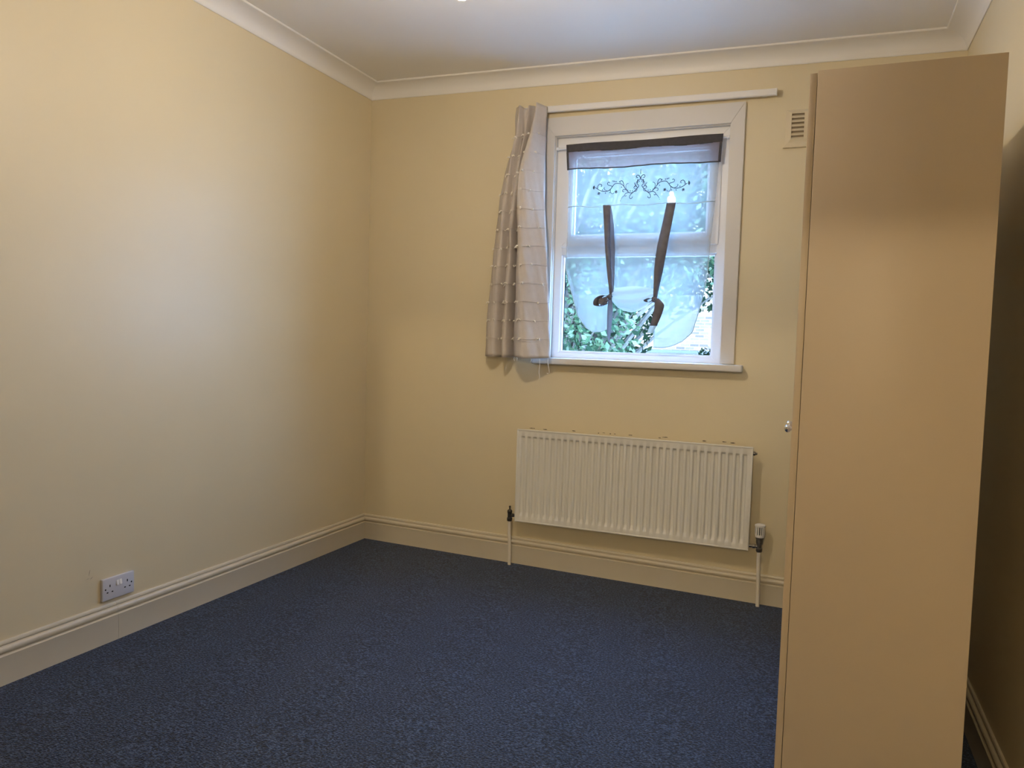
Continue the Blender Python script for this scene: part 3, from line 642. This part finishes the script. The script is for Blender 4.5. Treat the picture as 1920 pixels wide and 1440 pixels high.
blob('knot', (1.518, -.058, 1.484), (.013, .012, .014), 'strap', sl, 1)
blob('knot', (1.753, -.058, 1.472), (.013, .012, .014), 'strap', sr, 4)
# bow loop on the left, short loop on the right
def loop(name, pts, wd, m, parent): return ribbon(name, pts, [wd*.55, wd, wd*1.1, wd, wd*.55], m, parent, [1.2, .9, .7, .9, 1.2])
loop('bow_loop', [(1.518, -.056, 1.484), (1.490, -.080, 1.490), (1.458, -.082, 1.470), (1.452, -.072, 1.440), (1.478, -.062, 1.438), (1.512, -.054, 1.470)], .030, 'strap', sl)
blob('bow_fold', (1.482, -.066, 1.462), (.030, .014, .021), 'strap', sl, 2.3, .22)
loop('bow_loop', [(1.753, -.056, 1.472), (1.735, -.075, 1.478), (1.712, -.076, 1.466), (1.724, -.066, 1.458), (1.748, -.056, 1.466)], .020, 'strap', sr)
ribbon('ribbon_tail', [(1.520, -.052, 1.480), (1.523, -.056, 1.42), (1.522, -.056, 1.35), (1.521, -.056, 1.29), (1.524, -.056, 1.245)], [.018, .030, .026, .020, .006], 'strap_pale', sl)
ribbon('ribbon_tail', [(1.765, -.056, 1.478), (1.783, -.068, 1.445), (1.776, -.068, 1.40), (1.757, -.066, 1.338)], [.024, .050, .046, .036], 'strap', sr)
ribbon('ribbon_tip', [(1.757, -.066, 1.339), (1.748, -.066, 1.320), (1.740, -.066, 1.300)], [.036, .032, .028], 'hemnet', sr)
# embroidered scroll, drawn as raised thread; one half mirrored
U = 0.000566
def motif():
    b = bmesh.new(); cx, cz = 1.647, 2.062
    def P(dx, dz, sg): return (cx+sg*dx*U*0.96, net_y(.5+sg*dx*U/.8, .25)-.0035, cz+dz*U)
    vines = [([(15, 0), (35, -25), (60, -48), (88, -59), (115, -50), (140, -25), (160, 2), (183, 24), (215, 33), (248, 31), (270, 10), (288, -13), (318, -32), (348, -35), (380, -30), (408, -18), (430, -3), (445, 5)], 2.9),
             ([(160, 4), (166, 32), (176, 52), (190, 57), (201, 48), (196, 37)], 2.6), ([(270, 8), (296, 16), (316, 22), (324, 38), (312, 48), (302, 42)], 2.6),
             ([(424, -8), (420, 18), (405, 34), (386, 30), (380, 16), (390, 10)], 2.8), ([(66, -52), (92, -74), (102, -96), (92, -111), (78, -106), (76, -94)], 2.4),
             ([(112, -52), (138, -60), (150, -74), (144, -86), (132, -82)], 2.4), ([(138, -28), (160, -24), (172, -34), (168, -46), (156, -46)], 2.4),
             ([(130, -32), (141, -6), (140, 14), (130, 27), (116, 30)], 2.0), ([(290, -16), (292, -38), (282, -56), (266, -60), (254, -50)], 2.4),
             ([(320, -33), (345, -22), (358, -8), (352, 2)], 2.2), ([(60, -48), (40, -46), (30, -34), (36, -24)], 2.2), ([(35, -25), (54, -22), (62, -12), (58, -2)], 2.2),
             ([(0, 60), (6, 82), (20, 98), (36, 98), (42, 86), (34, 76), (26, 80)], 3.0), ([(4, 60), (20, 54), (30, 36), (26, 16), (12, 4)], 2.4), ([(20, 52), (36, 40), (44, 20), (38, 0), (24, -16)], 2.2),
             ([(44, 4), (56, 18), (60, 32)], 2.2), ([(30, -10), (46, 0), (58, 2)], 2.0)]
    leaves = [(252, 46, 70, 16), (264, 50, 50, 15), (240, 44, 105, 13), (280, -2, 130, 14), (300, -20, -60, 14), (296, -44, -50, 13), (340, -44, -75, 13), (372, -24, 60, 13), (205, 44, 80, 10), (180, 2, -55, 12),
              (98, -46, 100, 11), (120, -38, 70, 11), (78, -46, 110, 10), (24, 28, 60, 16), (30, 48, 110, 15), (50, -8, 35, 13), (12, 36, 80, 14)]
    for k in range(5): leaves.append((452, 6, -60+k*33, 22))
    flowers = [(235, -44), (408, -50)]
    dots = [(158, -84, 4.5), (167, -92, 4.2), (176, -102, 3.8), (184, -114, 3.4), (190, -128, 3.0)]
    for sg in (1, -1):
        for pts, wd in vines:
            c = catmull([Vector((p[0], p[1], 0)) for p in pts], 4); bm_tube(b, [P(p.x, p.y, sg) for p in c], wd*U*1.15, 5)
        def leaf(dx, dz, ang, ln, wd=3.6):
            a = math.radians(ang); q = [P(dx+math.cos(a)*ln*t, dz+math.sin(a)*ln*t, sg) for t in (0, .3, .65, 1)]
            bm_tube(b, q, [U*1.2, U*wd, U*wd*1.1, U*.8], 5)
        for l in leaves: leaf(*l)
        for fx, fz in flowers:
            for k in range(6): leaf(fx, fz, 15+k*60, 17, 3.2)
        for dx, dz, r in dots:
            q = P(dx, dz, sg); bm_tube(b, [(q[0]-r*U, q[1], q[2]), (q[0], q[1]-.001, q[2]), (q[0]+r*U, q[1], q[2])], [U*1, U*r*1.1, U*1], 6)
    bm_tube(b, [P(0, 152, 1), P(0, 110, 1)], [U*2.0, U*3.2], 5)
    return from_bm('embroidered_scroll', b, 'thread_dark', bl, False)
motif()
settle(bl)

# ------------------------------------------------------------------ wall vent
ve = thing('wall_vent', 'cream louvred wall vent half hidden behind the wardrobe', 'vent', (2.45, 0, 2.21))
vx0, vx1, vz0, vz1 = 2.345, 2.585, 2.218, 2.392
def ringframe(name, o, i, y0, y1, m, parent):
    (a0, a1, c0, c1), (e0, e1, g0, g1) = o, i
    v = [(a0, y1, c0), (a1, y1, c0), (a1, y1, c1), (a0, y1, c1), (e0, y0, g0), (e1, y0, g0), (e1, y0, g1), (e0, y0, g1), (e0, 0, g0), (e1, 0, g0), (e1, 0, g1), (e0, 0, g1)]
    f = [(k, (k+1) % 4, 4+(k+1) % 4, 4+k) for k in range(4)] + [(4+k, 4+(k+1) % 4, 8+(k+1) % 4, 8+k) for k in range(4)] + [(k, (k+1) % 4, 8+(k+1) % 4, 8+k) for k in range(4)]
    return mesh(name, v, f, m, parent)
ringframe('frame', (vx0, vx1, vz0, vz1), (vx0+.028, vx1-.028, vz0+.034, vz1-.016), -.010, 0.0, 'vent', ve)
prism('sill_moulding', [(vx0-.008, vz0-.008), (vx1+.008, vz0-.008), (vx1-.004, vz0+.016), (vx0+.012, vz0+.016)], -.013, 0, 'vent', ve, 0.002)
box('back_plate', (vx0+.028, -.002, vz0+.034), (vx1-.028, -.0005, vz1-.016), mat('vent_slot_shade', (0.28, 0.225, 0.15), 0.8), ve)  # cream plate coloured darker to paint the shade behind the louvres
cw = (vx1-vx0-.056)/3+.004; zz0, zz1 = vz0+.034, vz1-.016
for k in range(1, 3): box('mullion', (vx0+.028+k*cw-.008, -.010, zz0), (vx0+.028+k*cw+.008, -.002, zz1), 'vent', ve)
for k in range(3):
    for j in range(7):
        z = zz0+(zz1-zz0)*j/6; x0_, x1_ = vx0+.028+k*cw+(.008 if k else 0), vx0+.028+(k+1)*cw-(.008 if k < 2 else 0)
        v = [(x, y, z+dz) for x in (x0_, x1_) for y, dz in ((-.0095, -.0045), (-.0095, -.0005), (-.002, .0085), (-.002, .0045))]
        mesh('louvre', v, [(0, 1, 2, 3), (4, 5, 6, 7)] + [(i, (i+1) % 4, 4+(i+1) % 4, 4+i) for i in range(4)], 'vent', ve)
settle(ve)

# ------------------------------------------------------------------ double wall socket
sk = thing('wall_socket', 'white double power socket with two switches above the skirting', 'socket', (0, -1.777, 0.174))
sy0, sz0 = -1.852, 0.174
def onwall(y, z): return (0.0135, sy0+y, sz0+z)
b = bmesh.new(); bm_box(b, (0.0, sy0, sz0), (0.0125, sy0+.1475, sz0+.087), 0.0022, 3); from_bm('plate', b, 'socket', sk, True)
XF = 0.0125
for k, y in enumerate((.0625, .0765)):
    v = [(XF-.001, sy0+y, sz0+.050), (XF-.001, sy0+y+.0115, sz0+.050), (XF-.001, sy0+y+.0115, sz0+.071), (XF-.001, sy0+y, sz0+.071),
         (XF+.0045, sy0+y+.0006, sz0+.051), (XF+.0045, sy0+y+.0109, sz0+.051), (XF+.001, sy0+y+.0109, sz0+.070), (XF+.001, sy0+y+.0006, sz0+.070)]
    mesh('rocker_switch', v, [(0, 1, 2, 3), (4, 5, 6, 7), (0, 1, 5, 4), (1, 2, 6, 5), (2, 3, 7, 6), (3, 0, 4, 7)], 'rocker', sk)
for y in (.0335, .1145):
    box('pin_slot', (XF-.004, sy0+y-.0022, sz0+.051), (XF+.0003, sy0+y+.0022, sz0+.0605), 'dark', sk)  # dark blocks paint the shade inside the pin holes
    for dy in (-.0112, .0112): box('pin_slot', (XF-.004, sy0+y+dy-.0036, sz0+.0285), (XF+.0003, sy0+y+dy+.0036, sz0+.033), 'dark', sk)
for y in (.0135, .1340): lathe('screw_head', [(.0034, -.003), (.0034, .0002), (.0028, .0006)], (XF, sy0+y, sz0+.0445), 'dark', sk, 'X', 10)
settle(sk)

# ------------------------------------------------------------------ pendant lamps
def pendant(x, y, zb, ztop, bulbmat, label):
    t = thing('pendant_lamp', label, 'lamp', (x, y, ztop))
    lathe('ceiling_rose', [(.040, ztop), (.040, ztop-.012), (.030, ztop-.024), (.010, ztop-.034), (.004, ztop-.036)], (x, y, 0), 'rail', t, n=24)
    tube('cord', [(x, y, ztop-.03), (x, y, zb+.115)], 0.0035, 'rail', t, 8)
    lathe('lamp_holder', [(.007, zb+.120), (.014, zb+.112), (.017, zb+.085), (.020, zb+.078), (.020, zb+.062), (.016, zb+.056)], (x, y, 0), 'rail', t, n=20)
    pr = [(.013, zb+.060), (.014, zb+.046)] + [(.030*math.cos(a), zb+.030*math.sin(a)) for a in [math.radians(q) for q in (58, 40, 20, 0, -20, -40, -60, -78)]] + [(.001, zb-.030)]
    lathe('bulb', pr, (x, y, 0), bulbmat, t, n=20)
    settle(t); return t
ZC = tilt(1.46, -1.76, H)[2]
pendant(1.455, -1.752, 2.3385, ZC, 'bulb', 'bare pendant bulb hanging from the bedroom ceiling')
pendant(2.46, -6.50, 2.19, tilt(2.46, -6.5, 2.66)[2], 'added_hall_bulb', 'unseen bare bulb added in the hall to light the wardrobe side')  # unseen bulb, added to throw the light edge onto the wardrobe

# ------------------------------------------------------------------ outside
struct(box('ground', (-30, 0.26, -3.2), (30, 40, -3.0), 'paving'), 'pale paved ground outside')
ho = thing('brick_house', 'pale sunlit brick house seen beyond the tree', 'house', (-2, 15, -3))
box('facade', (-14, 15.0, -3.0), (9, 15.3, 8.0), 'brick', ho)
box('string_course', (-14, 14.93, 1.02), (9, 15.0, 1.10), 'stone', ho, 0.01)
v = [(-14.3, 14.7, 7.9), (9.3, 14.7, 7.9), (9.3, 19, 11), (-14.3, 19, 11), (-14.3, 14.7, 7.7), (9.3, 14.7, 7.7), (9.3, 19, 10.8), (-14.3, 19, 10.8)]
mesh('roof', v, [(0, 1, 2, 3), (4, 5, 6, 7), (0, 1, 5, 4), (1, 2, 6, 5), (2, 3, 7, 6), (3, 0, 4, 7)], 'slate', ho)
settle(ho)
def foliage(name, clumps, count, size, m, parent, seed, droop=.2):
    r = random.Random(seed); v = []; f = []; tot = sum(c[3]*c[4]*c[5] for c in clumps)
    for c in clumps:
        n = int(count*c[3]*c[4]*c[5]/tot)
        for _ in range(n):
            while True:
                q = Vector((r.uniform(-1, 1), r.uniform(-1, 1), r.uniform(-1, 1)))
                if 0.25 < q.length < 1: break
            p = Vector((c[0]+q.x*c[3], c[1]+q.y*c[4], c[2]+q.z*c[5])); s = size*r.uniform(.55, 1.25)
            a = Vector((r.gauss(0, 1), r.gauss(0, 1), r.gauss(0, .7)-droop)).normalized(); u = a.cross(Vector((r.gauss(0, 1), r.gauss(0, 1), r.gauss(0, 1)))).normalized(); n_ = a.cross(u)
            k = len(v); v += [p-a*s*.5, p+u*s*.28-n_*s*.06, p+a*s*.55, p-u*s*.28-n_*s*.06]; f += [(k, k+1, k+2), (k, k+2, k+3)]
    o = mesh(name, v, f, m, parent, fix=False); o['kind'] = 'stuff'; return o
def tree(label, base, height, clumps, count, size, m, seed):
    t = thing('tree', label, 'tree', base, 'trees outside the window')
    r = random.Random(seed); top = Vector(base)+Vector((0, 0, height))
    tr_ = tube('trunk', catmull([Vector(base), Vector(base)+Vector((.1, .05, height*.35)), Vector(base)+Vector((-.05, 0, height*.7)), top], 5), [.16-.10*i/15 for i in range(16)], 'bark', t, 10)
    for c in clumps:
        s = Vector(base)+Vector((0, 0, height*r.uniform(.35, .8))); e = Vector(c[:3])
        tube('branch', catmull([s, s.lerp(e, .5)+Vector((0, 0, .25)), e], 4), [.055-.045*i/8 for i in range(9)], 'bark', t, 6)
    foliage('foliage', clumps, count, size, m, t, seed); settle(t); return t
rr = random.Random(5)
cl1 = [(-1.9+rr.uniform(-.2, .2)+i*.62, 6.0+rr.uniform(-.7, .7), 1.35+j*.85+rr.uniform(-.2, .2), .62, .6, .55) for i in range(4) for j in range(5)]
cl1 += [(.35, 6.2, 2.6, .6, .6, .5), (.55, 6.3, 3.5, .7, .6, .6), (.3, 6.0, 4.4, .7, .6, .6), (.75, 6.1, 2.0, .28, .3, .45), (-1.2, 5.6, .75, .6, .5, .4), (-.35, 5.8, .80, .35, .4, .3)]
cl1 += [(.15+i*.55, 6.3+rr.uniform(-.3, .3), 2.45+j*.8, .55, .5, .5) for i in range(4) for j in range(4)]
tree('leafy green tree just outside the window', (-.9, 6.3, -3.0), 6.2, cl1, 24000, .105, 'leaf', 21)
cl2 = [(-3.2+rr.uniform(-.3, .3)+i*.9, 10.5+rr.uniform(-.6, .6), .2+j*1.2+rr.uniform(-.3, .3), .8, .7, .75) for i in range(3) for j in range(6)]
cl2 += [(-.3+i*.8, 10.6, 2.6+j*1.15, .8, .7, .75) for i in range(4) for j in range(5)]
tree('darker tree standing behind the leafy tree', (-2.2, 10.8, -3.0), 7.0, cl2, 26000, .14, 'leaf2', 33)
sh = thing('ivy_bush', 'ivy bush climbing in front of the brick house', 'bush', (.9, 12.5, -3.0))
tube('stem', [(.9, 12.5, -3.0), (.95, 12.5, -1), (.85, 12.5, 1.2)], [.05, .04, .02], 'bark', sh, 8)
foliage('foliage', [(.95, 12.4, 1.6, .30, .3, .9), (.55, 12.4, .9, .5, .3, .35), (1.05, 12.4, 3.0, .4, .4, .8), (.2, 12.4, .3, .6, .4, .6)], 2600, .12, 'leaf2', sh, 8)
settle(sh)
